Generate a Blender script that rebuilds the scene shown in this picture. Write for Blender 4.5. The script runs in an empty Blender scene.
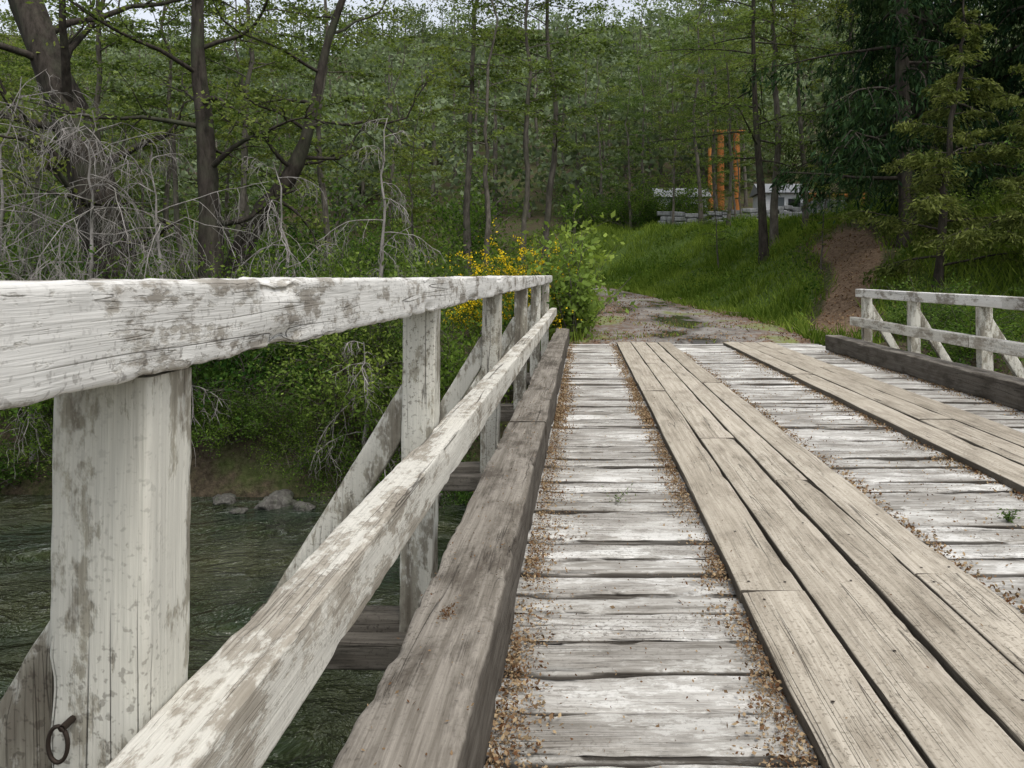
import bpy, bmesh, math, numpy as np
from mathutils import Vector
R = np.random.default_rng(11)
scene = bpy.context.scene
scene.view_settings.view_transform = 'Standard'
scene.view_settings.look = 'None'
scene.view_settings.exposure = 0

# ------------------------------------------------------------------ helpers
def ss(t):
    t = np.clip(t, 0, 1)
    return t*t*(3-2*t)

def vn(p, seed=0):
    """vectorised value noise, -1..1"""
    p = np.asarray(p, float)
    i = np.floor(p).astype(np.int64); f = p-i; f = f*f*(3-2*f)
    def h(a, b, c):
        n = (a*374761393 + b*668265263 + c*2147483647 + seed*1274126177) & 0xffffffff
        n = ((n ^ (n >> 13))*1274126177) & 0xffffffff
        n = ((n ^ (n >> 15))*2246822519) & 0xffffffff
        return ((n ^ (n >> 16)) & 0xffffff)/8388607.5-1
    x, y, z = i[..., 0], i[..., 1], i[..., 2]
    u, v, w = f[..., 0], f[..., 1], f[..., 2]
    r = 0
    for dx in (0, 1):
        for dy in (0, 1):
            for dz in (0, 1):
                wt = (u if dx else 1-u)*(v if dy else 1-v)*(w if dz else 1-w)
                r = r+wt*h(x+dx, y+dy, z+dz)
    return r

def fbm(p, seed=0, o=4):
    a, r = 1.0, 0; p = np.asarray(p, float)
    for k in range(o):
        r = r+a*vn(p*(2**k), seed+k*17); a *= .5
    return r/2

class Acc:
    def __init__(s):
        s.v = []; s.n = 0; s.l = []; s.t = []; s.m = []; s.sm = []; s.var = []
    def add(s, V, F, mat=0, var=0., smooth=True):
        V = np.asarray(V, float).reshape(-1, 3); F = np.asarray(F, np.int64)
        s.v.append(V); s.l.append((F+s.n).ravel()); s.t.append(np.full(len(F), F.shape[1]))
        s.m.append(np.full(len(F), mat)); s.sm.append(np.full(len(F), smooth))
        s.var.append(np.broadcast_to(np.asarray(var, float), (len(V),)))
        s.n += len(V)
    def mesh(s, name, mats):
        me = bpy.data.meshes.new(name)
        V = np.concatenate(s.v); L = np.concatenate(s.l); Tt = np.concatenate(s.t)
        me.vertices.add(len(V)); me.vertices.foreach_set('co', V.ravel().astype(np.float32))
        me.loops.add(len(L)); me.loops.foreach_set('vertex_index', L.astype(np.int32))
        me.polygons.add(len(Tt))
        st = np.concatenate([[0], np.cumsum(Tt)[:-1]]).astype(np.int32)
        me.polygons.foreach_set('loop_start', st)
        for m in mats: me.materials.append(m)
        me.polygons.foreach_set('material_index', np.concatenate(s.m).astype(np.int32))
        me.polygons.foreach_set('use_smooth', np.concatenate(s.sm).astype(bool))
        me.update(calc_edges=True)
        a = me.attributes.new('var', 'FLOAT', 'POINT')
        a.data.foreach_set('value', np.concatenate(s.var).astype(np.float32))
        return me
    def obj(s, name, mats, parent=None):
        return place(s.mesh(name, mats), name, parent=parent)

def place(me, name, loc=(0, 0, 0), rot=0, sc=1, parent=None):
    o = bpy.data.objects.new(name, me)
    scene.collection.objects.link(o)
    o.location = loc
    o.rotation_euler = (0, 0, rot) if not isinstance(rot, (tuple, list)) else rot
    o.scale = (sc, sc, sc) if not isinstance(sc, (tuple, list)) else sc
    if parent: o.parent = parent
    return o

def empty(name):
    return place(None, name)

def tube(acc, P, rad, ns=5, mat=0, var=.5):
    P = np.asarray(P, float); n = len(P); rad = np.asarray(rad, float)
    T_ = np.gradient(P, axis=0); T_ /= np.linalg.norm(T_, axis=1)[:, None]+1e-9
    ref = np.array([0.13, .99, .05]) if abs(T_[0, 2]) > .7 else np.array([0, 0, 1.])
    A = np.cross(T_, ref); A /= np.linalg.norm(A, axis=1)[:, None]+1e-9
    B = np.cross(T_, A)
    th = np.linspace(0, 2*np.pi, ns, endpoint=False)
    if rad.ndim == 1: rad = np.repeat(rad[:, None], ns, 1)
    V = P[:, None]+rad[..., None]*(np.cos(th)[None, :, None]*A[:, None]+np.sin(th)[None, :, None]*B[:, None])
    i = np.arange(n-1)[:, None]*ns; j = np.arange(ns)[None]; k = (j+1) % ns
    F = np.stack([i+j, i+k, i+ns+k, i+ns+j], -1).reshape(-1, 4)
    acc.add(V, F, mat, var)

def leaves(acc, C, size, flat=0., mat=1, var=.5, ratio=.5, dirs=None, rs=R):
    n = len(C)
    if n == 0: return
    N = rs.normal(size=(n, 3)); N[:, 2] += flat*np.sign(rs.random(n)-.2)
    N /= np.linalg.norm(N, axis=1)[:, None]
    D = rs.normal(size=(n, 3)) if dirs is None else dirs+rs.normal(size=(n, 3))*.35
    A = D-N*(D*N).sum(1)[:, None]; A /= np.linalg.norm(A, axis=1)[:, None]+1e-9
    B = np.cross(N, A)
    s = (size*rs.uniform(.6, 1.35, n))[:, None]
    V = np.stack([C-A*s*.5, C+B*s*ratio*.5+A*s*.05, C+A*s*.5, C-B*s*ratio*.5+A*s*.05], 1)
    F = np.arange(n*4).reshape(n, 4)
    acc.add(V, F, mat, np.repeat(np.clip(np.broadcast_to(var, (n,)), 0, 1), 4), smooth=False)

def beam(acc, p0, p1, w, t, seed, side=None, ys=None, nseg=12, m=4, r=.008, amp=.002, chip=.0, bow=0., mat=0):
    """a sawn timber: rounded rectangular section swept p0->p1, worn/chipped edges. w = across 'side', t = other"""
    p0 = np.array(p0, float); p1 = np.array(p1, float); L = np.linalg.norm(p1-p0); d = (p1-p0)/L
    if side is None: side = np.array([1., 0, 0])
    side = np.array(side, float); side -= d*(side@d); side /= np.linalg.norm(side); up = np.cross(side, d)
    if up[2] < 0: up = -up
    a, b = w/2-r, t/2-r
    pts = []; cor = []
    arc = np.linspace(0, np.pi/2, 4)
    for cx, cy, a0, s0, s1 in ((a, b, 0, (a, b), (-a, b)), (-a, b, np.pi/2, (-a, b), (-a, -b)), (-a, -b, np.pi, (-a, -b), (a, -b)), (a, -b, 1.5*np.pi, (a, -b), (a, b))):
        for q in arc:
            pts.append((cx+r*math.cos(a0+q), cy+r*math.sin(a0+q), math.cos(a0+q), math.sin(a0+q))); cor.append(1.)
        off = (r*math.cos(a0+np.pi/2), r*math.sin(a0+np.pi/2))
        for f in np.linspace(0, 1, m+2)[1:-1]:
            pts.append((s0[0]+(s1[0]-s0[0])*f+off[0], s0[1]+(s1[1]-s0[1])*f+off[1], math.cos(a0+np.pi/2), math.sin(a0+np.pi/2)))
            cor.append(max(0, 1-4*min(f, 1-f)))
    pts = np.array(pts); cor = np.array(cor); n = len(pts)
    ts = np.linspace(0, 1, nseg+1) if ys is None else np.asarray(ys)
    k = len(ts)
    base = p0+ts[:, None]*(p1-p0)
    base = base+up*(bow*np.sin(ts*np.pi))[:, None]
    wob = np.stack([vn(np.stack([ts*L*1.1, ts*0+seed*9.1, ts*0], -1), 3), vn(np.stack([ts*L*1.1, ts*0+seed*5.1, ts*0+4], -1), 5)], -1)*amp*1.3
    U = pts[None, :, 0]+wob[:, None, 0]; W = pts[None, :, 1]+wob[:, None, 1]
    V = base[:, None]+side*U[..., None]+up*W[..., None]
    nrm = side*pts[:, 2, None]+up*pts[:, 3, None]
    LL = np.repeat((ts*L)[:, None], n, 1)
    loc = np.stack([LL*4, U*18+seed*13.7, W*18], -1)
    disp = amp*fbm(loc, int(seed*77) % 1000, 3)
    if chip > 0:
        c1 = vn(np.stack([LL*3.0, U*6+seed*3.3, W*6], -1), 91)
        c2 = vn(np.stack([LL*14, U*20+seed*3.3, W*20], -1), 92)
        c3 = vn(np.stack([LL*40, U*20+seed*3.3, W*20], -1), 93)
        disp = disp-chip*(np.clip(c1*1.5+c2*.5-.35, 0, 1)+.12*c3)*cor[None, :]
    V = V+nrm[None]*disp[..., None]
    i = np.arange(k-1)[:, None]*n; j = np.arange(n)[None]; q = (j+1) % n
    F = np.stack([i+j, i+n+j, i+n+q, i+q], -1).reshape(-1, 4)
    acc.add(V, F, mat, seed)
    acc.add(V[0]+d*0, np.arange(n)[None], mat, seed, False)
    acc.add(V[-1], np.arange(n)[None, ::-1], mat, seed, False)

# ------------------------------------------------------------------ materials
class NB:
    def __init__(s, name):
        s.mat = bpy.data.materials.new(name); s.mat.use_nodes = True
        s.t = s.mat.node_tree; s.t.nodes.clear()
        s.out = s.n('ShaderNodeOutputMaterial')
    def n(s, ty, **kw):
        nd = s.t.nodes.new(ty)
        for k, v in kw.items(): setattr(nd, k, v)
        return nd
    def put(s, sock, val):
        if isinstance(val, bpy.types.NodeSocket): s.t.links.new(val, sock)
        elif isinstance(val, (tuple, list)) and len(val) == 3 and sock.type == 'RGBA': sock.default_value = (*val, 1)
        else: sock.default_value = val
    def math(s, op, a, b=0., clamp=False):
        nd = s.n('ShaderNodeMath', operation=op, use_clamp=clamp); s.put(nd.inputs[0], a); s.put(nd.inputs[1], b); return nd.outputs[0]
    def mix(s, f, a, b, bt='MIX'):
        nd = s.n('ShaderNodeMixRGB', blend_type=bt); s.put(nd.inputs[0], f); s.put(nd.inputs[1], a); s.put(nd.inputs[2], b); return nd.outputs[0]
    def vmul(s, v, k):
        nd = s.n('ShaderNodeVectorMath', operation='MULTIPLY'); s.put(nd.inputs[0], v); s.put(nd.inputs[1], k); return nd.outputs[0]
    def vadd(s, v, k):
        nd = s.n('ShaderNodeVectorMath', operation='ADD'); s.put(nd.inputs[0], v); s.put(nd.inputs[1], k); return nd.outputs[0]
    def noise(s, v, sc, det=4, ro=.6, col=False):
        nd = s.n('ShaderNodeTexNoise'); s.put(nd.inputs['Vector'], v); s.put(nd.inputs['Scale'], sc); s.put(nd.inputs['Detail'], det); s.put(nd.inputs['Roughness'], ro)
        return nd.outputs['Color' if col else 'Fac']
    def rng(s, v, a, b, c=0., d=1.):
        nd = s.n('ShaderNodeMapRange'); s.put(nd.inputs[0], v)
        for i, q in enumerate((a, b, c, d)): nd.inputs[i+1].default_value = q
        return nd.outputs[0]
    def obj(s): return s.n('ShaderNodeTexCoord').outputs['Object']
    def var(s): return s.n('ShaderNodeAttribute', attribute_name='var').outputs['Fac']
    def bump(s, h, st, dist):
        nd = s.n('ShaderNodeBump'); s.put(nd.inputs['Height'], h); nd.inputs['Strength'].default_value = st; nd.inputs['Distance'].default_value = dist; return nd.outputs[0]
    def pbr(s, col, rough=.8, bump=None, spec=.3, metal=0.):
        nd = s.n('ShaderNodeBsdfPrincipled'); s.put(nd.inputs['Base Color'], col); s.put(nd.inputs['Roughness'], rough)
        nd.inputs['Specular IOR Level'].default_value = spec; nd.inputs['Metallic'].default_value = metal
        if bump is not None: s.put(nd.inputs['Normal'], bump)
        s.t.links.new(nd.outputs[0], s.out.inputs[0]); return nd

def wood(name, axis, light, mid, dark, stain=.5, crack=1., th=.56, paint=None, pth=.5, rot=0., lo=.74):
    b = NB(name); sd = b.var()
    cx = b.n('ShaderNodeCombineXYZ')
    for i, k in enumerate((17.3, 9.1, 23.7)): b.put(cx.inputs[i], b.math('MULTIPLY', sd, k))
    p = b.vadd(b.obj(), cx.outputs[0])
    warp = b.noise(p, 1.6, 1, .5, True)
    p = b.vadd(p, b.vmul(b.vadd(warp, (-.5, -.5, -.5)), (.02, .02, .02)))
    def st(al, ac):
        v = [ac]*3; v[axis] = al; return b.vmul(p, tuple(v))
    grain = b.noise(st(1.6, 45), 1, 4, .65)
    fine = b.noise(st(6, 190), 1, 2, .6)
    blotch = b.noise(st(2.6, 7), 1, 5, .7)
    blotch2 = b.noise(st(.8, 3), 1, 2, .5)
    speck = b.noise(p, 75, 2, .7)
    ck = b.noise(st(.45, 26), 1, 1, .4)
    ckd = b.math('ABSOLUTE', b.math('SUBTRACT', ck, .5))
    ckl = b.math('MULTIPLY', b.rng(ckd, .0, .012, 1, 0), b.rng(blotch2, .48, .56))
    ck2 = b.noise(st(1.3, 90), 1, 1, .4)
    ckl2 = b.math('MULTIPLY', b.rng(b.math('ABSOLUTE', b.math('SUBTRACT', ck2, .5)), .0, .014, 1, 0), b.rng(blotch, .47, .58))
    cr = b.math('MAXIMUM', ckl, b.math('MULTIPLY', ckl2, .55))
    c = b.mix(b.rng(grain, .36, .60), mid, light)
    c = b.mix(b.rng(fine, .35, .7, .28, 0), c, dark)
    if paint is not None:
        flake = b.noise(st(20, 42), 1, 4, .75)
        pm = b.math('ADD', b.math('MULTIPLY', blotch, .58), b.math('ADD', b.math('MULTIPLY', flake, .28), b.math('MULTIPLY', grain, .14)))
        pf = b.rng(pm, pth-.02, pth+.02, 1, 0)
        c = b.mix(b.math('MULTIPLY', pf, .9), c, b.mix(b.rng(fine, .3, .7), tuple(x*.86 for x in paint), paint))
    c = b.mix(b.math('MULTIPLY', b.rng(blotch, th-.06, th+.1), stain), c, dark)
    c = b.mix(b.math('MULTIPLY', b.rng(speck, .57, .64), b.rng(blotch2, .35, .6, 0, .6)), c, tuple(x*.7 for x in dark))
    wn = b.n('ShaderNodeTexWhiteNoise', noise_dimensions='1D'); b.put(wn.inputs['W'], sd)
    c = b.mix(1., c, b.mix(wn.outputs[0], (lo, lo*.985, lo*.96), (1.06, 1.06, 1.06)), 'MULTIPLY')
    c = b.mix(b.math('MULTIPLY', cr, .9*crack, True), c, (.03, .025, .02))
    if rot:   # side faces coloured darker, picked by normal, so the gaps read dark
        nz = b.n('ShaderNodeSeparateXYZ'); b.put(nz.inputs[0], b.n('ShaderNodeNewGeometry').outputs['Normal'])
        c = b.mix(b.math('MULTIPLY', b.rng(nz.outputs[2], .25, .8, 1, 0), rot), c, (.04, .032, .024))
    h = b.math('SUBTRACT', b.math('ADD', b.math('MULTIPLY', grain, .8), b.math('MULTIPLY', fine, .3)), b.math('MULTIPLY', cr, 1.2*crack))
    if paint is not None: h = b.math('ADD', h, b.math('MULTIPLY', pf, .22))
    b.pbr(c, .85, b.bump(h, .8, .005), .15)
    return b.mat

def leafmat(name, dark, light, tr=.35):
    b = NB(name); v = b.var()
    oi = b.n('ShaderNodeObjectInfo').outputs['Random']
    c = b.mix(v, dark, light)
    c = b.mix(1., c, b.mix(oi, (.66, .78, .78), (1.25, 1.12, .95)), 'MULTIPLY')
    df = b.n('ShaderNodeBsdfDiffuse'); b.put(df.inputs[0], c)
    tl = b.n('ShaderNodeBsdfTranslucent'); b.put(tl.inputs[0], b.mix(1., c, (1.25, 1.35, .7), 'MULTIPLY'))
    ms = b.n('ShaderNodeMixShader'); ms.inputs[0].default_value = tr
    b.t.links.new(df.outputs[0], ms.inputs[1]); b.t.links.new(tl.outputs[0], ms.inputs[2])
    b.t.links.new(ms.outputs[0], b.out.inputs[0])
    return b.mat

def barkmat(name, c1, c2, sc=6):
    b = NB(name); p = b.obj()
    n1 = b.noise(b.vmul(p, (sc, sc, sc*.3)), 1.5, 5, .7); n2 = b.noise(p, 1.3, 3)
    c = b.mix(b.rng(n1, .35, .65), c1, c2); c = b.mix(b.rng(n2, .5, .7, 0, .5), c, (.06, .075, .04))
    b.pbr(c, .9, b.bump(n1, .9, .03), .15); return b.mat

def plain(name, c, rough=.6, metal=0., nz=.15, spec=.4):
    b = NB(name); n = b.noise(b.obj(), 9, 5)
    b.pbr(b.mix(b.rng(n, .3, .7, 0, nz*2), c, tuple(x*.55 for x in c)), rough, None, spec, metal); return b.mat

M_toprail = wood('white_painted_rail', 1, (.48, .455, .40), (.31, .29, .25), (.15, .125, .10), .55, .9, .56, (.74, .73, .69), .525)
M_lowrail = wood('white_painted_low_rail', 1, (.52, .485, .415), (.36, .33, .275), (.18, .15, .11), .45, .9, .57, (.70, .68, .61), .51)
M_post = wood('white_painted_post', 2, (.42, .40, .325), (.27, .25, .20), (.12, .10, .075), .65, .8, .54, (.64, .625, .55), .505)
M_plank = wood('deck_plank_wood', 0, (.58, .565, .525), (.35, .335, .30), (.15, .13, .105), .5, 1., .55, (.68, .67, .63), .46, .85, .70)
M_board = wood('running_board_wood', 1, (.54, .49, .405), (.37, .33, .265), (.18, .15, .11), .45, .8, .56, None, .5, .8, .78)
M_kerb = wood('kerb_beam_wood', 1, (.36, .33, .285), (.20, .18, .15), (.075, .062, .048), .75, 1., .53, None, .5, .6)
M_under = wood('dark_timber', 0, (.20, .18, .15), (.12, .105, .085), (.05, .045, .035), .7, 1.)
M_brown = barkmat('bark_dark', (.018, .015, .012), (.065, .055, .045))
M_bark = barkmat('bark_grey', (.05, .043, .035), (.15, .135, .11))
M_twig = barkmat('dead_twig', (.15, .135, .12), (.32, .30, .28))
M_beech = leafmat('leaf_beech', (.055, .080, .025), (.24, .30, .10), .45)
M_shrub = leafmat('leaf_shrub', (.022, .055, .012), (.14, .22, .045), .4)
M_shrub2 = leafmat('leaf_shrub_light', (.05, .09, .022), (.23, .32, .08), .4)
M_fir = leafmat('leaf_fir', (.014, .030, .015), (.07, .105, .042), .2)
M_cyp = leafmat('leaf_cypress', (.045, .065, .02), (.18, .21, .07), .3)
M_far_hazed = leafmat('leaf_far_hazed', (.10, .125, .075), (.29, .33, .21), .38)  # distance haze painted into the leaf colour: paler, greyer green
M_grass = leafmat('grass_blades', (.055, .10, .015), (.23, .31, .065), .38)
M_flower = leafmat('broom_flower', (.58, .42, .015), (.78, .62, .04), .3)
M_litter = leafmat('litter', (.11, .05, .026), (.42, .31, .20), .05)

# ------------------------------------------------------------------ terrain
YR = [11, 13, 16, 18, 22, 27, 35, 40, 50, 60]; XR = [4.1, 4.2, 4.3, 4.0, 3.2, 2.6, 1.0, -2, -11, -22]
XL = [-.3, -.2, -.05, .1, .3, .2, -2.4, -6, -16, -28]
def T(x, y):
    x = np.asarray(x, float); y = np.asarray(y, float)
    xr = np.interp(y, YR, XR); xl = np.interp(y, YR, XL)
    z = .03*np.clip(y-13, 0, 35)-.02
    z = z-.55*ss((xl-x-.3)/4)
    z = z+2.6*ss((x-xr-.1)/6.5)*ss((y-12.6)/4)+.05*np.clip(x-xr-6, 0, 40)*ss((y-14)/5)
    z = z+np.where(y > 46, .40*(y-46)-.40*4*(1-np.exp(-np.clip(y-46, 0, 999)/4)), 0)
    q = np.stack([x*.35, y*.35, x*0], -1)
    off = ss(np.maximum((x-xr)/1.5, (xl-x)/1.5))
    z = z+fbm(q, 5, 3)*.55*off+fbm(q*5, 9, 2)*.14*off
    z = z+np.clip(y-60, 0, 300)*.06*vn(np.stack([x*.03, y*.03, x*0], -1), 8)
    yb = 12.7+.7*vn(np.stack([x*.45, x*0, x*0], -1), 31)*ss((-x-1)/2)
    f = ss((yb+1.0-y)/2.0)*ss((y+12)/3)
    return z*(1-f)-3.0*f

xs = np.concatenate([np.linspace(-400, -60, 12), np.linspace(-55, -17, 30), np.linspace(-16, 14, 151), np.linspace(15, 55, 30), np.linspace(60, 400, 12)])
ys = np.concatenate([np.linspace(-300, -30, 8), np.linspace(-25, 9, 25), np.linspace(10, 48, 170), np.linspace(49, 170, 60), np.linspace(190, 600, 8)])
X, Y = np.meshgrid(xs, ys)
ac = Acc(); nx, ny = len(xs), len(ys)
i = np.arange(ny-1)[:, None]*nx; j = np.arange(nx-1)[None]
F = np.stack([i+j, i+j+1, i+nx+j+1, i+nx+j], -1).reshape(-1, 4)
Z = T(X, Y); Z = np.where(Y > 180, T(X, Y*0+180)-2, Z)
xr = np.interp(Y, YR, XR)
grassy = ss((X-xr+.2)/1.)*ss((11-(X-xr))/3)*ss((Y-13)/2)*ss((46-Y)/4)
def trail_x(y): return 4.9+.27*(y-14)+.35*np.sin(y*.7)
def bare_f(x, y):
    return np.clip(1.25*np.exp(-((x-trail_x(y))/(.62+.03*(y-14)))**2), 0, 1)*ss((y-13.3)/1.5)*ss((27-y)/5)
grassy = grassy*(1-bare_f(X, Y))
ac.add(np.stack([X, Y, Z], -1), F, 0, (grassy-bare_f(X, Y)).ravel())
b = NB('ground_soil'); p = b.obj(); v = b.var()
n1 = b.noise(p, 1.2, 5, .7); n2 = b.noise(p, 14, 4, .7)
soil = b.mix(b.rng(n2, .35, .65), (.032, .026, .017), (.095, .075, .05))
grs = b.mix(b.rng(n2, .35, .65), (.035, .06, .012), (.095, .14, .03))
c = b.mix(b.math('MULTIPLY', b.rng(n1, .42, .58), .6), soil, b.mix(.5, grs, (.04, .06, .015)))
c = b.mix(b.rng(b.math('ADD', v, b.rng(n2, 0, 1, -.25, .25)), .35, .65), c, grs)
c = b.mix(b.rng(v, -.2, -.6), c, b.mix(b.rng(n2, .35, .65), (.10, .065, .042), (.21, .15, .10)))
b.pbr(c, .95, b.bump(n2, 1, .05), .1)
ac.obj('ground', [b.mat])

# path sheet
ac = Acc(); yy = np.linspace(13.25, 52, 220); m = 50
def nz1(f, s, o=0): return vn(np.stack([yy*f, yy*0+o, yy*0], -1), s)
xr = np.interp(yy, YR, XR)+.35*nz1(.9, 3)+.2*nz1(3, 4)+.1*nz1(7, 5)
xl = np.interp(yy, YR, XL)+.3*nz1(1.1, 3, 4)+.15*nz1(5, 4, 5)
f = np.linspace(0, 1, m)
PX = xl[:, None]+(xr-xl)[:, None]*f; PY = np.repeat(yy[:, None], m, 1)
PZ = T(PX, PY)+.03+.012*fbm(np.stack([PX*1.5, PY*1.5, PX*0], -1), 71, 3)
PZ[:, 0] -= .08; PZ[:, -1] -= .08
i = np.arange(len(yy)-1)[:, None]*m; j = np.arange(m-1)[None]
ac.add(np.stack([PX, PY, PZ], -1), np.stack([i+j, i+j+1, i+m+j+1, i+m+j], -1).reshape(-1, 4), 0, np.repeat(np.abs(2*f-1)[None], len(yy), 0).ravel())
b = NB('path_gravel'); p = b.obj(); v = b.var()
n1 = b.noise(b.vmul(p, (1, .55, 1)), .8, 4, .65); n2 = b.noise(p, 38, 3, .75); n3 = b.noise(p, 7, 5, .8); n4 = b.noise(b.vmul(p, (1, .6, 1)), .75, 3, .5)
c = b.mix(b.rng(n1, .42, .54), (.075, .068, .058), (.29, .275, .25))
c = b.mix(b.rng(n2, .42, .68, 0, .6), c, (.07, .06, .046))
c = b.mix(b.rng(b.math('ADD', n3, b.math('MULTIPLY', v, .16)), .56, .64, 0, .95), c, (.14, .082, .05))
c = b.mix(b.math('MULTIPLY', b.rng(n4, .56, .59), b.rng(n3, .35, .5)), c, (.16, .18, .05))
wet = b.rng(n1, .405, .43, 1, 0)
c = b.mix(wet, c, (.05, .045, .038))
hb = b.math('MULTIPLY', b.math('ADD', n2, b.math('MULTIPLY', n3, 1.5)), b.math('SUBTRACT', 1., wet))
b.pbr(c, b.rng(wet, 0, 1, .88, .06), b.bump(hb, .8, .02), .5)
ac.obj('gravel_path', [b.mat])

# river
ac = Acc(); gx = np.linspace(-120, 120, 60); gy = np.linspace(-13, 15.5, 20); X, Y = np.meshgrid(gx, gy)
i = np.arange(19)[:, None]*60; j = np.arange(59)[None]
ac.add(np.stack([X, Y, X*0-2.2], -1), np.stack([i+j, i+j+1, i+61+j, i+60+j], -1).reshape(-1, 4))
b = NB('river_water'); p = b.obj()
wp = b.vadd(p, b.vmul(b.noise(p, .6, 2, .5, True), (1.4, 1.4, 0)))
w0 = b.noise(b.vmul(wp, (1.1, 2.0, 1)), 1, 2, .5); w1 = b.noise(b.vmul(wp, (3.6, 7.0, 1)), 1, 3, .6); w2 = b.noise(b.vmul(wp, (12, 20, 1)), 1, 2, .6)
h = b.math('ADD', b.math('ADD', w1, b.math('MULTIPLY', w0, 1.9)), b.math('MULTIPLY', w2, .35))
c = b.mix(b.rng(b.noise(p, .5, 3), .35, .65), (.018, .030, .014), (.055, .060, .028))
cr = b.math('ADD', b.math('MULTIPLY', w1, .6), b.math('MULTIPLY', w0, .4))
c = b.mix(b.math('MULTIPLY', b.rng(cr, .56, .66), b.rng(w2, .45, .62, 0, .35)), c, (.42, .45, .42))
pr = b.pbr(c, .06, b.bump(h, 1., .40), .5); pr.inputs['IOR'].default_value = 1.33
ac.obj('river_water', [b.mat])

# ------------------------------------------------------------------ bridge
H = 1.15
KI, KO, KZ = -.23, -.46, .25      # kerb inner, outer, top
bridge = empty('wooden_bridge')
ac = Acc(); y = -2.5
while y < 13.3:
    w = R.uniform(.15, .215); g = R.uniform(.010, .022)
    n = 110 if y < 7 else 30
    x0, x1 = -.44+R.uniform(-.02, .02), 3.92
    sk = R.normal()*.007
    zo = R.normal()*.004; tl = R.normal()*.05
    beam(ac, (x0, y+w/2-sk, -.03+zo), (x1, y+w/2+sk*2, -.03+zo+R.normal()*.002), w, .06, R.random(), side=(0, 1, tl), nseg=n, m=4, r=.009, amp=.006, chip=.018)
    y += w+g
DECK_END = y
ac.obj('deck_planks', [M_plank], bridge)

def yring(a, b_, fine=.025):
    out = [a]; q = a
    while q < b_:
        q += fine*max(1., abs(q)/1.6); out.append(min(q, b_))
    return (np.array(out)-a)/(b_-a)
# running boards
ac = Acc(); nails = Acc()
def nail(x, y_, z):
    th = np.linspace(0, 2*np.pi, 8, endpoint=False); r = .0055
    V = np.stack([x+r*np.cos(th), y_+r*np.sin(th), th*0+z], -1)
    nails.add(V, np.arange(8)[None], 0, 0, False)
def boards(x0, x1, cuts, z=.023):
    cuts = [-2.4]+cuts+[13.15]
    for a, c_ in zip(cuts[:-1], cuts[1:]):
        jx = R.normal()*.003; sd = R.random(); zz = z+R.uniform(-.004, .004)
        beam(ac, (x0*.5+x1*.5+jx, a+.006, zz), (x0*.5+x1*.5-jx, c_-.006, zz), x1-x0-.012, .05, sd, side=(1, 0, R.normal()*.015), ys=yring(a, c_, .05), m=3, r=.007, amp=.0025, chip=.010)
        for yn in (a+.08, c_-.08):
            for xn in (x0+.05, x1-.05): nail(xn+R.normal()*.006, yn+R.normal()*.01, zz+.027)
        for yn in np.arange(a+.7, c_-.5, .62): nail(R.uniform(x0+.05, x1-.05), yn+R.normal()*.05, zz+.027)
boards(.55, .785, [2.79, 7.6]); boards(.785, 1.03, [-.2, 5.4, 10]); boards(1.03, 1.22, [4.3, 9]); boards(1.22, 1.43, [2.95, 8.2])
boards(2.30, 2.56, [3.6, 8.9]); boards(2.56, 2.83, [6.1, 11]); boards(2.83, 3.10, [4.2, 9.6])
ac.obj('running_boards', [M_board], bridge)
M_iron = plain('rusty_iron', (.06, .045, .035), .6, .7)
nails.obj('nail_heads', [M_iron], bridge)
# kerbs
ac = Acc()
for a, c_, s in ((-2.5, 4.9, .31), (4.92, 13.6, .77)):
    beam(ac, ((KI+KO)/2, a, KZ/2+.002), ((KI+KO)/2, c_, KZ/2+.002), KI-KO, KZ-.006, s, ys=yring(a, c_, .025), m=9, r=.014, amp=.005, chip=.026)
ac.obj('kerb_beam', [M_kerb], bridge)
ac = Acc()
for a, c_, s in ((-2.5, 5.6, .41), (5.63, 12.2, .57)):
    beam(ac, (3.81, a, .12), (3.81, c_, .12), .24, .23, s, nseg=80, m=5, r=.015, amp=.005, chip=.02)
ac.obj('kerb_beam', [M_kerb], bridge)
# substructure
ac = Acc()
for x in (-.1, 1.1, 2.4, 3.6):
    tube(ac, [(x, yy_, -.5) for yy_ in np.linspace(-9, 13.6, 12)], [.21]*12, 12, 0, .3)
POSTS = [-1.0, 1.05, 2.98, 5.3, 7.75, 10.25, 12.8]
for yp in POSTS:
    beam(ac, (-1.22, yp+.02, -.16), (4.8, yp+.02, -.16), .13, .11, R.random(), side=(0, 1, 0), nseg=60, m=3, r=.01, amp=.004, chip=.01)
    beam(ac, (-1.16, yp-.14, -.185), (4.7, yp-.14, -.185), .10, .10, R.random(), side=(0, 1, 0), nseg=60, m=3, r=.01, amp=.004, chip=.01)
ac.obj('bearer_beams', [M_under], bridge)
ac = Acc()
for q in range(10):
    beam(ac, (-1.2, 13.55, -.25-.27*q), (4.9, 13.55, -.25-.27*q), .3, .255, R.random(), side=(0, 1, 0), nseg=20, m=2, r=.05, amp=.01)
ac.obj('abutment_timbers', [M_under], bridge)

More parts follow.
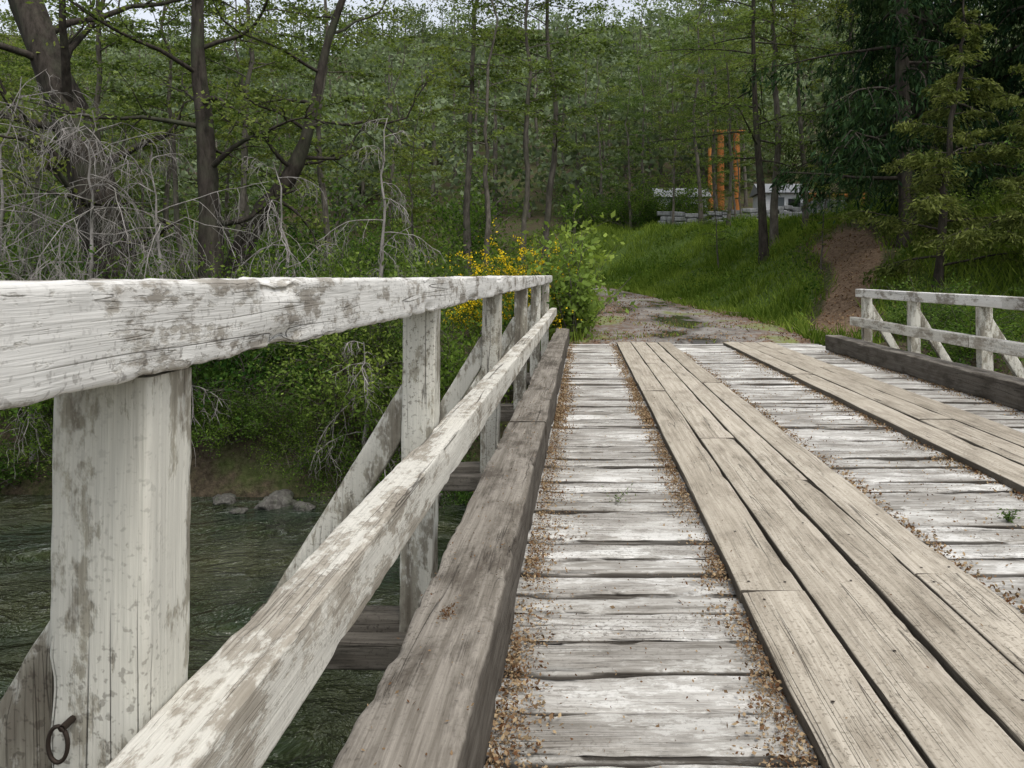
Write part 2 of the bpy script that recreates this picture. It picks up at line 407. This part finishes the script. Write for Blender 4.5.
def railing(name, posts, xi, sgn, zt, zlow, ya, yb_, rail_w, lowthk, near):
    e = empty(name); fine = .016 if near else .12
    a1 = Acc()
    js = [ya, yb_] if near else [ya, 7.5, yb_]
    for a, c_ in zip(js[:-1], js[1:]):
        beam(a1, (xi+sgn*(rail_w/2-.02), a, zt-.058), (xi+sgn*(rail_w/2-.02), c_, zt-.058), rail_w, .116, .37+.2*sgn+.01*a, ys=yring(a, c_, fine), m=10, r=.010, amp=.0035, chip=.024)
    a1.obj('top_rail', [M_toprail], e)
    a1 = Acc()
    for a, c_ in zip([ya, 5.4 if near else 8.0], [5.385 if near else 7.985, yb_]):
        beam(a1, (xi-sgn*.05, a, zlow), (xi-sgn*.05, c_, zlow), .1, lowthk, .21+.1*sgn+.02*a, ys=yring(a, c_, fine*1.2), m=8, r=.006, amp=.002, chip=.011)
    a1.obj('middle_rail', [M_lowrail], e)
    a1 = Acc(); a2 = Acc()
    for q, yp in enumerate(posts):
        ln = R.normal()*.006
        tx = xi+sgn*.06
        beam(a1, (tx+.012*sgn+ln, yp, -.5), (tx, yp, zt-.118), .12, .115, R.random(), side=(1, 0, 0), nseg=110 if near else 30, m=8, r=.006, amp=.0020, chip=.009)
        beam(a2, (tx+sgn*.55, yp-.005, -.14), (tx+sgn*.03, yp-.005, .70+R.normal()*.02), .11, .07, R.random(), side=(1, 0, .6), nseg=50, m=4, r=.010, amp=.003, chip=.012)
    a1.obj('posts', [M_post], e); a2.obj('diagonal_braces', [M_post], e)
    return e
rl = railing('bridge_railing', POSTS, -.54, -1, H-.009, .536, -1.6, 13.5, .15, .125, True)
rr = railing('bridge_railing', [-1.2, .8, 2.7, 4.6, 6.3, 8.0, 9.7, 11.3], 3.95, 1, .95, .485, -1.6, 11.55, .12, .12, False)
ac = Acc(); th = np.linspace(0, 2*np.pi, 25)
P = np.stack([-.64+.012*np.cos(th), th*0+.975, .578+.022*np.sin(th)], -1); tube(ac, P, [.0026]*25, 8)
tube(ac, [(-.633, .971, .599), (-.633, 1.0, .60), (-.633, 1.03, .60)], [.0045]*3, 8)
ac.obj('iron_ring', [M_iron], rl)

# ------------------------------------------------------------------ litter on deck
ac = Acc()
def litter(n, fx, sx, y0, y1, size, zb=.003, pile=.014, thr=.0):
    yv = y0+(y1-y0)*R.random(n)**1.5
    x = fx+R.normal(size=n)*sx*(1+.6*vn(np.stack([yv*2.5, yv*0+fx, yv*0], -1), 4))
    keep = (vn(np.stack([yv*4.2, yv*0+fx*7, yv*0], -1), 6)+1.1*R.random(n)) > thr
    x, yv = x[keep], yv[keep]
    ok = (x > KI+.002) & ((x < .547) | (x > 1.45))
    x, yv = x[ok], yv[ok]
    z = zb+R.random(len(x))*pile*np.exp(-((x-fx)/(sx+1e-6))**2)
    leaves(ac, np.stack([x, yv, z], -1), size, 1.2, 0, R.random(len(x))**1.2, .6)
litter(24000, KI+.015, .06, .8, 9, .0095); litter(24000, .54, .055, .8, 9, .0095)
litter(3500, KI+.02, .07, .8, 7, .016, .01); litter(3500, .53, .06, .8, 7, .016, .01)
litter(5000, KI+.02, .05, 6, 13.2, .02); litter(5000, .53, .05, 6, 13.2, .02)
litter(1500, .15, .22, .8, 12, .008, pile=.003); litter(4600, 1.47, .05, 1.5, 12, .018); litter(4600, 2.27, .05, 2, 12, .018)
litter(3000, 1.9, .5, 1, 13, .014, pile=.003); litter(3500, 3.66, .07, 3, 12, .02)
n = 420
leaves(ac, np.stack([R.uniform(KO, KI, n), R.uniform(.8, 7, n), np.full(n, KZ+.004)], -1), .009, 2, 0, R.random(n)*.6, .5)
leaves(ac, np.stack([R.normal(size=110)*.012-.36, R.normal(size=110)*.024+2.12, KZ+.002+R.random(110)*.01], -1), .011, .5, 0, R.random(110)*.3, .3)
leaves(ac, np.stack([R.uniform(.55, 3.1, 900), R.uniform(1, 12, 900), np.full(900, .053)], -1), .010, 2, 0, R.random(900)*.7, .5)
ac.obj('leaf_litter', [M_litter])

def weed(name, x, y_, n, h, sz):
    a = Acc(); P0 = np.zeros(3)
    for k in range(n):
        d = R.normal(size=3)*.5; d[2] = 1; d /= np.linalg.norm(d); L = h*R.uniform(.5, 1)
        pts = [P0+d*L*t+np.array([0, 0, -.2*L*t*t]) for t in np.linspace(0, 1, 5)]
        tube(a, pts, np.linspace(.0012, .0005, 5), 4, 0)
        C = np.array([pts[q]+R.normal(size=3)*.006 for q in R.integers(1, 5, 9)])
        leaves(a, C, sz, .4, 1, R.random(9), .35)
    place(a.mesh(name, [M_twig, M_shrub]), name, (x, y_, .0))
weed('weed_plant', .16, 4.0, 7, .17, .014); weed('weed_plant', 1.98, 3.72, 18, .09, .018); weed('weed_plant', 3.62, 5.2, 12, .12, .025)

# ------------------------------------------------------------------ vegetation generator
def branch(p, d, L, n, curl, wob, rs):
    P = [np.array(p, float)]; d = np.array(d, float)
    for k in range(n):
        d = d+np.array([0, 0, curl/n])+rs.normal(size=3)*wob; d /= np.linalg.norm(d)
        P.append(P[-1]+d*L/n)
    return np.array(P), d

def along(P, t):
    s = t*(len(P)-1); i = np.minimum(s.astype(int), len(P)-2); f = (s-i)[:, None]
    return P[i]*(1-f)+P[i+1]*f

def tree(name, seed, Ht, r, mats, path=None, cb=.35, npr=22, plen=2.6, up=.35, curl=-.3, nsec=6, nl=9000, ls=.07, flat=1.3, spread=.22, prof='round', ratio=.55, wob=.05, tert=0, lsec=.4, hang=0., vert=.3, azr=None, twr=.006, taper=.85):
    rs = np.random.default_rng(seed); a = Acc()
    n = 18; t = np.linspace(0, 1, n)
    if path is None:
        w = np.cumsum(rs.normal(size=(n, 2))*.012*Ht, 0)*t[:, None]
        P = np.stack([w[:, 0], w[:, 1], t*Ht-.3], -1)
    else:
        path = np.array(path, float); P = np.stack([np.interp(t, np.linspace(0, 1, len(path)), path[:, k]) for k in range(3)], -1)
        P[1:-1, :2] = (P[:-2, :2]+2*P[1:-1, :2]+P[2:, :2])/4
    ns = 12
    rad = r*(1-t*taper)+r*.5*np.exp(-t*18)
    rr_ = rad[:, None]*(1+.12*rs.normal(size=(n, ns)))
    tube(a, P, rr_, ns, 0)
    tot = []
    for k in range(npr):
        s = (k+rs.random())/npr; tt = cb+(1-cb)*s
        p0 = along(P, np.array([min(tt, .999)]))[0]
        az = k*2.4+rs.normal()*.4 if azr is None else rs.uniform(*azr)
        pr = (math.sin(math.pi*(.12+.8*s))**.7) if prof == 'round' else (.08+.95*(1-s)**.8)
        L = plen*pr*rs.uniform(.65, 1.25)
        d = np.array([math.cos(az), math.sin(az), up*(1+rs.normal()*.4)]); d /= np.linalg.norm(d)
        B, de = branch(p0, d, L, 8, curl, wob*1.6, rs)
        rb = max(r*.33*(1-tt*.7), .012)*min(1, L/plen+.3)
        tube(a, B, np.linspace(rb, .006, len(B)), 5, 0)
        for q in range(nsec):
            u = .2+.8*(q+rs.random())/nsec; pb = along(B, np.array([min(u, .999)]))[0]
            idx = min(int(u*8), 7); dd = B[idx+1]-B[idx]; dd /= np.linalg.norm(dd)
            sd = np.cross(dd, [0, 0, 1.]); sgn = 1 if q % 2 else -1
            d2 = dd*.6+sd*sgn*rs.uniform(.4, 1)+np.array([0, 0, rs.normal()*.2-hang]); d2 /= np.linalg.norm(d2)
            Ls = L*lsec*(1.15-u*.6)*rs.uniform(.6, 1.3)
            S, _ = branch(pb, d2, Ls, 5, curl*1.5-hang, wob*2, rs)
            tube(a, S, np.linspace(max(rb*.3, twr), twr*.4, len(S)), 4, 0)
            tot.append((S, Ls, L))
            for w in range(tert):
                pt = along(S, np.array([rs.uniform(.2, 1)]))[0]; d3 = rs.normal(size=3)*.6+d2; d3[2] -= hang; d3 /= np.linalg.norm(d3)
                Tt, _ = branch(pt, d3, Ls*rs.uniform(.3, .8), 4, curl*2-hang, wob*4, rs)
                tube(a, Tt, np.linspace(twr*.7, twr*.3, len(Tt)), 3, 0)
    if nl:
        W = sum(x[1] for x in tot)
        for S, Ls, L in tot:
            m_ = int(nl*Ls/W*rs.uniform(.4, 1.6))
            if m_ < 1: continue
            C = along(S, rs.random(m_)*.999)
            C = C+rs.normal(size=(m_, 3))*np.array([1, 1, vert])*spread*min(Ls, 1.2)
            if hang: C[:, 2] -= np.abs(rs.normal(size=m_))*hang*.25
            cv = rs.uniform(.05, .75)
            dirs = None
            if ratio < .3: dirs = np.repeat(((S[-1]-S[0])/(np.linalg.norm(S[-1]-S[0])+1e-6)+np.array([0, 0, -hang]))[None], m_, 0)
            leaves(a, C, ls, flat, 1, cv+rs.normal(size=m_)*.2, ratio, dirs, rs)
    return a.mesh(name, mats)

def shrub(name, seed, Ht, W, nst, nl, ls, mats, flat=.6, flower=0, droop=-.8, ratio=.55, upw=1., sp=.055):
    rs = np.random.default_rng(seed); a = Acc()
    for k in range(nst):
        az = rs.random()*6.28; el = rs.uniform(.25, 1.4)
        d = np.array([math.cos(az)*W, math.sin(az)*W, Ht*el*upw]); d /= np.linalg.norm(d)
        L = Ht*rs.uniform(.5, 1.25)*(.75+.25*min(el, 1))
        p0 = np.array([rs.normal()*.2*W, rs.normal()*.2*W, -.1])
        B, _ = branch(p0, d, L, 8, droop*.6, .09, rs)
        tube(a, B, np.linspace(.014, .003, 9), 4, 0)
        cv = rs.uniform(.0, .7); dens = rs.uniform(.2, 1.8); fl = rs.random()**1.5*2.2
        for q in range(7):
            u = rs.uniform(.25, 1); pb = along(B, np.array([u*.999]))[0]
            d2 = d+rs.normal(size=3)*.8; d2 /= np.linalg.norm(d2)
            S, _ = branch(pb, d2, L*rs.uniform(.15, .4), 4, droop, .15, rs)
            tube(a, S, np.linspace(.004, .0015, 5), 3, 0)
            m_ = int(nl/nst/7*dens)
            C = along(S, rs.random(m_)*.999)+rs.normal(size=(m_, 3))*sp*Ht
            leaves(a, C, ls, flat, 1, cv+.25*rs.random()+rs.normal(size=m_)*.18, ratio, None, rs)
            if flower and u > .4:
                m2 = int(flower/nst/7*2*rs.random()*fl)
                C = along(S, rs.random(m2)**.6*.999)+rs.normal(size=(m2, 3))*.02*Ht
                leaves(a, C, ls*1.0, 0, 2, rs.random(m2), .8, None, rs)
    return a.mesh(name, mats)

BE = [tree('beech_tree', 100+s, h_, r_, [M_bark, M_beech], cb=c_, npr=22, plen=pl, up=.3, curl=-.25, nsec=7, nl=6000, ls=.11, flat=1.6, spread=.24, vert=.22)
      for s, (h_, r_, c_, pl) in enumerate([(13, .11, .35, 2.4), (15, .13, .42, 2.6), (11, .09, .22, 2.0), (12, .10, .45, 2.1)])]
SH = [shrub('shrub', 200+s, 2.0, w_, ns_, n_, l_, [M_bark, mt]) for s, (w_, ns_, n_, l_, mt) in enumerate(
    [(1.3, 34, 7500, .075, M_shrub), (1.7, 30, 5200, .085, M_shrub2), (1.1, 30, 7000, .06, M_shrub), (1.0, 22, 3600, .07, M_shrub2)])]

def put(me, name, x, y_, rot=None, sc=1., dz=0.):
    return place(me, name, (x, y_, float(T(x, y_))+dz), R.random()*6.28 if rot is None else rot, sc)

# named near trees
zb = float(T(-9, 15.5))
me = tree('leaning_tree', 1, 9, .50, [M_brown, M_beech], path=[(.3, 0, -.4), (0, 0, 1.2), (-.35, 0, 3.0), (-1.0, 0, 5.0), (-2.0, .2, 7.2), (-2.8, .3, 9)], cb=.3, npr=14, plen=4.2, up=.45, curl=.1, nsec=6, nl=2400, ls=.1, wob=.13, tert=2, twr=.012, taper=.55)
place(me, 'leaning_tree', (-9.0, 15.5, zb))
me = tree('beech_tree', 2, 13, .25, [M_brown, M_beech], path=[(0, 0, -.4), (.0, 0, 2), (-.1, 0, 4), (-.3, 0, 6), (-.2, 0, 9), (.2, 0, 13)], cb=.25, npr=18, plen=3.0, up=.35, curl=-.1, nsec=6, nl=3600, ls=.1, wob=.1, tert=2)
place(me, 'beech_tree', (-6.95, 15.0, float(T(-6.95, 15))))
me = tree('gnarled_tree', 3, 8, .24, [M_brown, M_beech], path=[(-.6, 0, -.4), (-.5, 0, 1.6), (0, 0, 2.8), (.75, 0, 3.6), (1.1, 0, 4.8), (1.3, .3, 6.5), (2.2, .3, 8.5)], cb=.35, npr=12, plen=2.8, up=.3, curl=.0, nsec=6, nl=3000, ls=.1, wob=.16, tert=2)
place(me, 'gnarled_tree', (-6.5, 16.0, float(T(-6.5, 16))))
for s, (x, y_, L_, hh) in enumerate([(-8.6, 13.9, 2.9, 4.9), (-10.2, 13.4, 3.0, 5.2), (-7.3, 14.0, 2.0, 4.2), (-5.2, 14.4, 1.7, 4.0), (-3.8, 14.8, 1.2, 4.6), (-8.6, 12.5, 2.0, 2.6), (-6.3, 12.5, 1.6, 2.4), (-3.4, 12.5, 1.4, 2.4), (-10.8, 14.6, 2.6, 5.6)]):
    me = tree('dead_tree', 40+s, hh, .05, [M_twig, M_beech], cb=.3, npr=20 if s < 2 else 10, plen=L_, up=.45, curl=-.9, nsec=8, nl=0, wob=.11, tert=6 if s < 2 else 4, hang=.35, twr=.0060, lsec=.5)
    put(me, 'dead_tree', x, y_)
for (x, y_, v_, sc) in [(-3.6, 25, 1, 1), (-1.25, 25.5, 0, 1.1), (-1.9, 24, 3, 1.05), (-8.3, 19, 3, 1), (-12, 20, 0, 1.)]:
    put(BE[v_], 'beech_tree', x, y_, None, sc)
me = tree('beech_tree', 7, 12, .16, [M_brown, M_beech], path=[(0, 0, -.3), (-.1, 0, 2), (-.3, 0, 4.4), (-.4, 0, 8), (-.2, 0, 12)], cb=.36, npr=28, plen=4.6, up=.10, curl=-.25, nsec=8, nl=12000, ls=.10, flat=2, vert=.15)
put(me, 'beech_tree', 5.8, 25.5, 0)
put(BE[1], 'beech_tree', 6.6, 27.5); put(BE[3], 'beech_tree', 7.9, 28.5)
put(BE[2], 'beech_tree', 2.6, 44, None, .9); put(BE[2], 'beech_tree', 4.6, 41, None, .7); put(BE[0], 'beech_tree', 5.9, 40, None, 1.)
put(BE[2], 'beech_tree', 7.6, 38.5, 1, .55); put(BE[1], 'beech_tree', 7.2, 43.6, 2, .95); put(BE[0], 'beech_tree', 3.6, 47, 3, .9)
put(BE[3], 'beech_tree', 6.35, 35, 1, .8); put(BE[2], 'beech_tree', 8.1, 42.5, 1, .75)
put(BE[2], 'beech_tree', 1.2, 48, 1, 1.0); put(BE[0], 'beech_tree', 5.6, 51, 5, .9); put(BE[2], 'beech_tree', 8.4, 52.5, 2, 1.1); put(BE[0], 'beech_tree', 10.5, 51.5, 1, 1.)
put(BE[2], 'beech_tree', 6.1, 20.5, 4, .28); put(BE[2], 'beech_tree', 4.9, 29, 2, .35)

FIR = [tree('fir_tree', 60+s, 15, .2, [M_brown, M_fir], cb=.10, npr=54, plen=pl, up=-.05, curl=-.35, nsec=8, nl=17000, ls=.22, flat=.5, spread=.16, prof='cone', ratio=.22, hang=.45, lsec=.34, vert=.6) for s, pl in enumerate([3.6, 3.0])]
for (x, y_, v_, sc) in [(7.9, 19.5, 0, 1), (10.8, 18.5, 1, 1.05), (9.6, 23, 0, 1.1), (12.8, 21.5, 0, 1.1), (11.8, 28, 0, 1.2), (17, 24, 0, 1.2), (14.5, 36, 0, 1.2), (14.5, 43, 1, 1.1)]:
    put(FIR[v_], 'fir_tree', x, y_, None, sc)
me = tree('cypress_tree', 70, 6.5, .10, [M_brown, M_cyp], cb=.12, npr=34, plen=2.0, up=.15, curl=-.2, nsec=8, nl=16000, ls=.12, flat=.5, spread=.2, prof='cone', ratio=.28, hang=.2, vert=.5)
put(me, 'cypress_tree', 7.1, 16.0, 0, .95); put(me, 'cypress_tree', 8.6, 14.6, 2, .8)

# woodland behind
cnt = 0
while cnt < 28:
    y_ = R.uniform(20, 46); x = R.uniform(-.78*y_-3, .10*y_)
    if np.interp(y_, YR, XL)-2 < x: continue
    put(BE[R.integers(4)], 'beech_tree', x, y_, None, R.uniform(.6, 1.05)); cnt += 1
def shrubs(n, xa, xb, ya, yb_, s0, s1, dz=0., kinds=(0, 1, 2, 3)):
    for k in range(n):
        x = xa+(xb-xa)*(k+R.random())/n; y_ = R.uniform(ya, yb_)
        s = R.uniform(s0, s1)
        put(SH[kinds[R.integers(len(kinds))]], 'shrub', x, y_, None, (s, s, s*R.uniform(.75, 1.25)), dz)
shrubs(18, -13, -1.5, 12.2, 12.6, .5, .75, .1, (0, 2, 0, 3)); shrubs(15, -13.5, -1.5, 12.7, 13.2, .7, 1.05, 0, (0, 0, 2, 1, 3)); shrubs(11, -14, -2.6, 13.4, 14.2, .7, 1.2, 0, (0, 2, 1, 3)); shrubs(12, -16, -3.0, 15, 16.5, .8, 1.45)
shrubs(9, -19, -2.5, 18, 22, 1, 1.9); shrubs(10, -25, -4, 25, 33, 1.4, 2.2); shrubs(8, -30, -6, 36, 44, 2, 3)
shrubs(6, 5.6, 9.5, 12.8, 14.2, .5, .8); shrubs(4, 8.5, 13, 15.5, 18, .7, 1.0); shrubs(9, -.5, 6.5, 44.5, 48, 1, 1.8); shrubs(6, 10, 20, 30, 40, .8, 1.2)
shrubs(3, -1.8, -.9, 17, 20, .5, .8)
me = shrub('leafy_bush', 300, 1.55, .35, 20, 1700, .10, [M_bark, M_shrub2], .6, 0, -.4)
put(me, 'leafy_bush', -.22, 14.0, 0, 1.2); put(me, 'leafy_bush', -.3, 15.2, 2, 1.4)
M_broom = leafmat('leaf_broom', (.04, .08, .018), (.15, .24, .05), .3)
me = shrub('broom_bush', 301, 2.0, .8, 70, 7500, .045, [M_shrub, M_broom, M_flower], .2, 6500, -.45, .35, 1.2)
put(me, 'broom_bush', -1.0, 14.4, 0, (.85, .85, .84)); put(me, 'broom_bush', -1.75, 14.9, 2, .74)

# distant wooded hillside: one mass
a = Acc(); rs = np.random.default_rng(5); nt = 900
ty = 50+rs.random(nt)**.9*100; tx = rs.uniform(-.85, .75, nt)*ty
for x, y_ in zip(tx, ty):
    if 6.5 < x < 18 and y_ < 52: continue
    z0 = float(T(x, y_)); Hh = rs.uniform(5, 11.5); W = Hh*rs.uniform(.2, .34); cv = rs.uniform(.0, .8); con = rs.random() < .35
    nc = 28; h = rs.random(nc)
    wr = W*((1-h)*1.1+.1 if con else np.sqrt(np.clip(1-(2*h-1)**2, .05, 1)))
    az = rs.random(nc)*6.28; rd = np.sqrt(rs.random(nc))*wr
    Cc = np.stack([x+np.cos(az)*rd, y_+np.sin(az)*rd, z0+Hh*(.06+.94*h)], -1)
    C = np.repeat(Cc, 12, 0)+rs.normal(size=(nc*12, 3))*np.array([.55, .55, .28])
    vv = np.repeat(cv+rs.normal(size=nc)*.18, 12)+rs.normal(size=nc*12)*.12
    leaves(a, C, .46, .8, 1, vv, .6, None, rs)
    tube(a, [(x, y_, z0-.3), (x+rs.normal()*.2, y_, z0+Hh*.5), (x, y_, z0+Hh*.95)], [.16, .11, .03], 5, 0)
a.obj('hillside_forest', [M_bark, M_far_hazed])

# grass
a = Acc(); n = 80000
gy = 13.5+R.random(n)**1.2*34; gx = np.interp(gy, YR, XR)-.35+R.random(n)**1.1*10
cl = fbm(np.stack([gx*1.1, gy*1.1, gx*0], -1), 55, 3)*1.3
k = (R.random(n) > bare_f(gx, gy)*1.15) & (cl+R.random(n)*1.1 > .05)
gx, gy, cl = gx[k], gy[k], cl[k]; n = len(gx)
gz = T(gx, gy); hh = (.10+.24*R.random(n)**1.5)*(1+1.1*cl)*(1-.5*np.exp(-np.abs(gx-np.interp(gy, YR, XR))*2)); az = R.random(n)*6.28; w = .012+.014*R.random(n)
def blades(gx, gy, gz, hh, az, w, vv):
    n = len(gx)
    B0 = np.stack([gx, gy, gz-.02], -1); side = np.stack([np.cos(az), np.sin(az), az*0], -1)*w[:, None]; ln = R.normal(size=(n, 3))*.45; ln[:, 2] = 1
    top = B0+ln*hh[:, None]
    a.add(np.stack([B0-side, B0+side, top+side*.2, top-side*.2], 1), np.arange(4*n).reshape(n, 4), 0, np.repeat(np.clip(vv, 0, 1), 4), False)
blades(gx, gy, gz, hh, az, w, .4+.8*fbm(np.stack([gx*.6, gy*.6, gx*0], -1), 66, 3)+R.normal(size=n)*.22)
n = 9000; gy = 13.4+R.random(n)*22; gx = np.interp(gy, YR, XL)+.15-np.abs(R.normal(size=n))*.8
blades(gx, gy, T(gx, gy), .12+.2*R.random(n), R.random(n)*6.28, .01+.01*R.random(n), R.random(n))
n = 1600; gx = R.uniform(0, 3.8, n); gy = R.uniform(13.4, 17, n); k = fbm(np.stack([gx*.9, gy*.9, gx*0], -1), 12, 2) > .22; gx, gy = gx[k], gy[k]; n = len(gx)
blades(gx, gy, T(gx, gy)+.03, .03+.05*R.random(n), R.random(n)*6.28, .008+.008*R.random(n), .5+.5*R.random(n))
a.obj('grass', [M_grass])
a = Acc(); n = 6500; nc = 170; c_ = R.uniform(0, 1, (nc, 2)); cy = 14+c_[:, 0]*24; cx = np.interp(cy, YR, XR)+.2+c_[:, 1]*8
idx = R.integers(nc, size=n); gx = cx[idx]+R.normal(size=n)*.25; gy = cy[idx]+R.normal(size=n)*.28
k = bare_f(gx, gy) < .5; gx, gy, idx = gx[k], gy[k], idx[k]; n = len(gx)
leaves(a, np.stack([gx, gy, T(gx, gy)+.05+R.random(n)*.38], -1), .10, .8, 0, R.random(nc)[idx]*.6+R.random(n)*.3, .6)
a.obj('low_herbs', [M_shrub])

# fallen leaves on the path and bare strip
a = Acc(); n = 6500; gy = 13.3+R.random(n)**1.3*15; f = R.random(n); f = np.where(R.random(n) < .55, R.beta(.5, .5, n), f)
gx = np.interp(gy, YR, XL)+f*(np.interp(gy, YR, XR)-np.interp(gy, YR, XL))
k = fbm(np.stack([gx*1.3, gy*.8, gx*0], -1), 19, 3)+.5*R.random(n) > .10; gx, gy = gx[k], gy[k]
leaves(a, np.stack([gx, gy, T(gx, gy)+.048], -1), .045, 1.6, 0, R.random(len(gx))*.7, .6)
n = 2200; gy = R.uniform(13.8, 27, n); gx = trail_x(gy)+R.normal(size=n)*.6
leaves(a, np.stack([gx, gy, T(gx, gy)+.02], -1), .06, 1.6, 0, R.random(n)*.7, .6)
a.obj('fallen_leaves', [M_litter])

# rocks
M_rock = barkmat('rock', (.045, .042, .037), (.14, .135, .12), 3)
rk = [(-4.5, 11.7, .24), (-4.0, 11.45, .12), (-5.3, 11.8, .15), (-6.6, 11.8, .13), (-2.9, 11.8, .2), (-8.9, 11.8, .2), (-4.85, 11.3, .08), (-7.6, 11.7, .12), (-3.4, 11.7, .12), (-2.2, 11.6, .16), (-10, 11.8, .22)]
for x, y_, s in rk:
    bm = bmesh.new(); bmesh.ops.create_icosphere(bm, subdivisions=4, radius=1)
    co = np.array([v.co[:] for v in bm.verts]); q1 = vn(co*1.3+x*3, 4); q2 = vn(co*3.1+x*3, 14); q3 = fbm(co*7+x, 24, 3)
    dsp = 1+.45*q1-.3*np.abs(q2)+.10*q3
    for v, q in zip(bm.verts, dsp): v.co = (v.co.x*q*1.35, v.co.y*q, v.co.z*q*.65)
    for f_ in bm.faces: f_.smooth = True
    me = bpy.data.meshes.new('river_rock'); bm.to_mesh(me); bm.free(); me.materials.append(M_rock)
    place(me, 'river_rock', (x, y_, -2.2+s*.05), (R.normal()*.3, R.normal()*.3, R.random()*6), s)

# ------------------------------------------------------------------ timber structure + low wall + white shed
M_log = barkmat('orange_log', (.28, .10, .032), (.48, .20, .055), 2)
sh = empty('timber_frame'); a = Acc()
for x, y_, h_, r_ in ((7.85, 45.6, 9.2, .20), (8.75, 45.6, 9.2, .20), (7.9, 49.5, 9.0, .18), (12.9, 45.6, 5.6, .2), (15.9, 45.6, 5.6, .2)):
    z0 = float(T(x, y_)); tube(a, [(x, y_, z0-.3), (x, y_, (z0+h_)/2), (x, y_, h_)], [r_*1.1, r_, r_*.9], 12)
a.obj('log_posts', [M_log], sh)
a = Acc()
tube(a, [(7.4, 45.6, 9.3), (8.3, 45.6, 9.3), (9.2, 45.6, 9.3)], [.13]*3, 10)
tube(a, [(12.5, 45.6, 5.7), (14.4, 45.6, 5.7), (16.3, 45.6, 5.7)], [.13]*3, 10)
a.obj('log_beams', [M_log], sh)
def box(a, c0, c1):
    x0, y0, z0 = c0; x1, y1, z1 = c1
    V = [(x0, y0, z0), (x1, y0, z0), (x1, y1, z0), (x0, y1, z0), (x0, y0, z1), (x1, y0, z1), (x1, y1, z1), (x0, y1, z1)]
    a.add(V, [[0, 3, 2, 1], [4, 5, 6, 7], [0, 1, 5, 4], [1, 2, 6, 5], [2, 3, 7, 6], [3, 0, 4, 7]], 0, .5, False)
def shed(x, y_, wd, ht):
    e = empty('white_shed'); z0 = float(T(x, y_))-.2
    a = Acc(); box(a, (x-wd/2, y_, z0), (x+wd/2, y_+2.6, z0+ht)); a.obj('walls', [plain('white_render', (.68, .70, .72), .8)], e)
    a = Acc(); box(a, (x-wd*.3, y_-.03, z0), (x-wd*.3+.8, y_-.004, z0+ht*.85)); a.obj('door', [plain('shed_door', (.10, .12, .13), .6)], e)
    a = Acc(); box(a, (x+wd*.1, y_-.03, z0+ht*.45), (x+wd*.1+.7, y_-.004, z0+ht*.8)); a.obj('window', [plain('shed_glass', (.03, .035, .04), .1)], e)
    a = Acc(); V = [(x-wd/2-.2, y_-.25, z0+ht+.01), (x+wd/2+.2, y_-.25, z0+ht+.01), (x+wd/2+.2, y_+1.3, z0+ht+.7), (x-wd/2-.2, y_+1.3, z0+ht+.7), (x-wd/2-.2, y_+2.85, z0+ht+.01), (x+wd/2+.2, y_+2.85, z0+ht+.01)]
    a.add(V, [[0, 1, 2, 3], [3, 2, 5, 4]], 0, 0, False); a.add([V[0], V[3], V[4], V[1], V[2], V[5]], [[0, 1, 2], [3, 5, 4]], 0, 0, False)
    a.obj('roof', [plain('shed_roof', (.26, .27, .28), .6)], e)
shed(5.9, 47.4, 3.0, 1.9); shed(12.0, 47.8, 2.6, 1.7)
M_wall = barkmat('grey_stone', (.13, .135, .135), (.30, .31, .315), 3)
a = Acc()
for row in range(4):
    xq = 3.9+R.random()*.3
    while xq < 14:
        wd = R.uniform(.4, .8); zz = float(T(xq+wd/2, 43.2))
        beam(a, (xq+.01, 43.2+R.normal()*.02, zz+.1+row*.25), (xq+wd-.01, 43.2+R.normal()*.02, zz+.1+row*.25), .4, .24, R.random(), side=(0, 1, 0), nseg=5, m=2, r=.04, amp=.03)
        xq += wd
a.obj('stone_wall', [M_wall])

# ------------------------------------------------------------------ camera, light, world
cam = bpy.data.cameras.new('camera'); co = bpy.data.objects.new('camera', cam); scene.collection.objects.link(co)
co.location = (0, 0, H); co.rotation_euler = (math.radians(90), 0, 0)
cam.sensor_width = 36; cam.lens = 36*800/1024
cam.shift_x = -(583-512)/1024; cam.shift_y = -(384-275)/1024
cam.clip_start = .05; cam.clip_end = 2000
scene.camera = co
el = math.radians(62)
w = bpy.data.worlds.new('World'); scene.world = w; w.use_nodes = True
nt_ = w.node_tree; bg = nt_.nodes['Background']; sky = nt_.nodes.new('ShaderNodeTexSky'); sky.sky_type = 'NISHITA'; sky.sun_disc = False
sky.sun_elevation = el; sky.air_density = 1; sky.dust_density = 3
hs = nt_.nodes.new('ShaderNodeHueSaturation'); hs.inputs['Saturation'].default_value = .3; hs.inputs['Value'].default_value = 1.65
nt_.links.new(sky.outputs[0], hs.inputs['Color']); nt_.links.new(hs.outputs[0], bg.inputs[0]); bg.inputs[1].default_value = .15
sl = bpy.data.lights.new('sun', 'SUN'); sl.energy = 1.5; sl.angle = math.radians(16); sl.color = (1, .96, .9)
so = bpy.data.objects.new('sun', sl); scene.collection.objects.link(so)
dirv = Vector((math.sin(math.radians(150))*math.cos(el), math.cos(math.radians(150))*math.cos(el), math.sin(el)))
so.rotation_euler = dirv.to_track_quat('Z', 'Y').to_euler()
sky.sun_rotation = math.radians(150)
print('DONE', DECK_END)
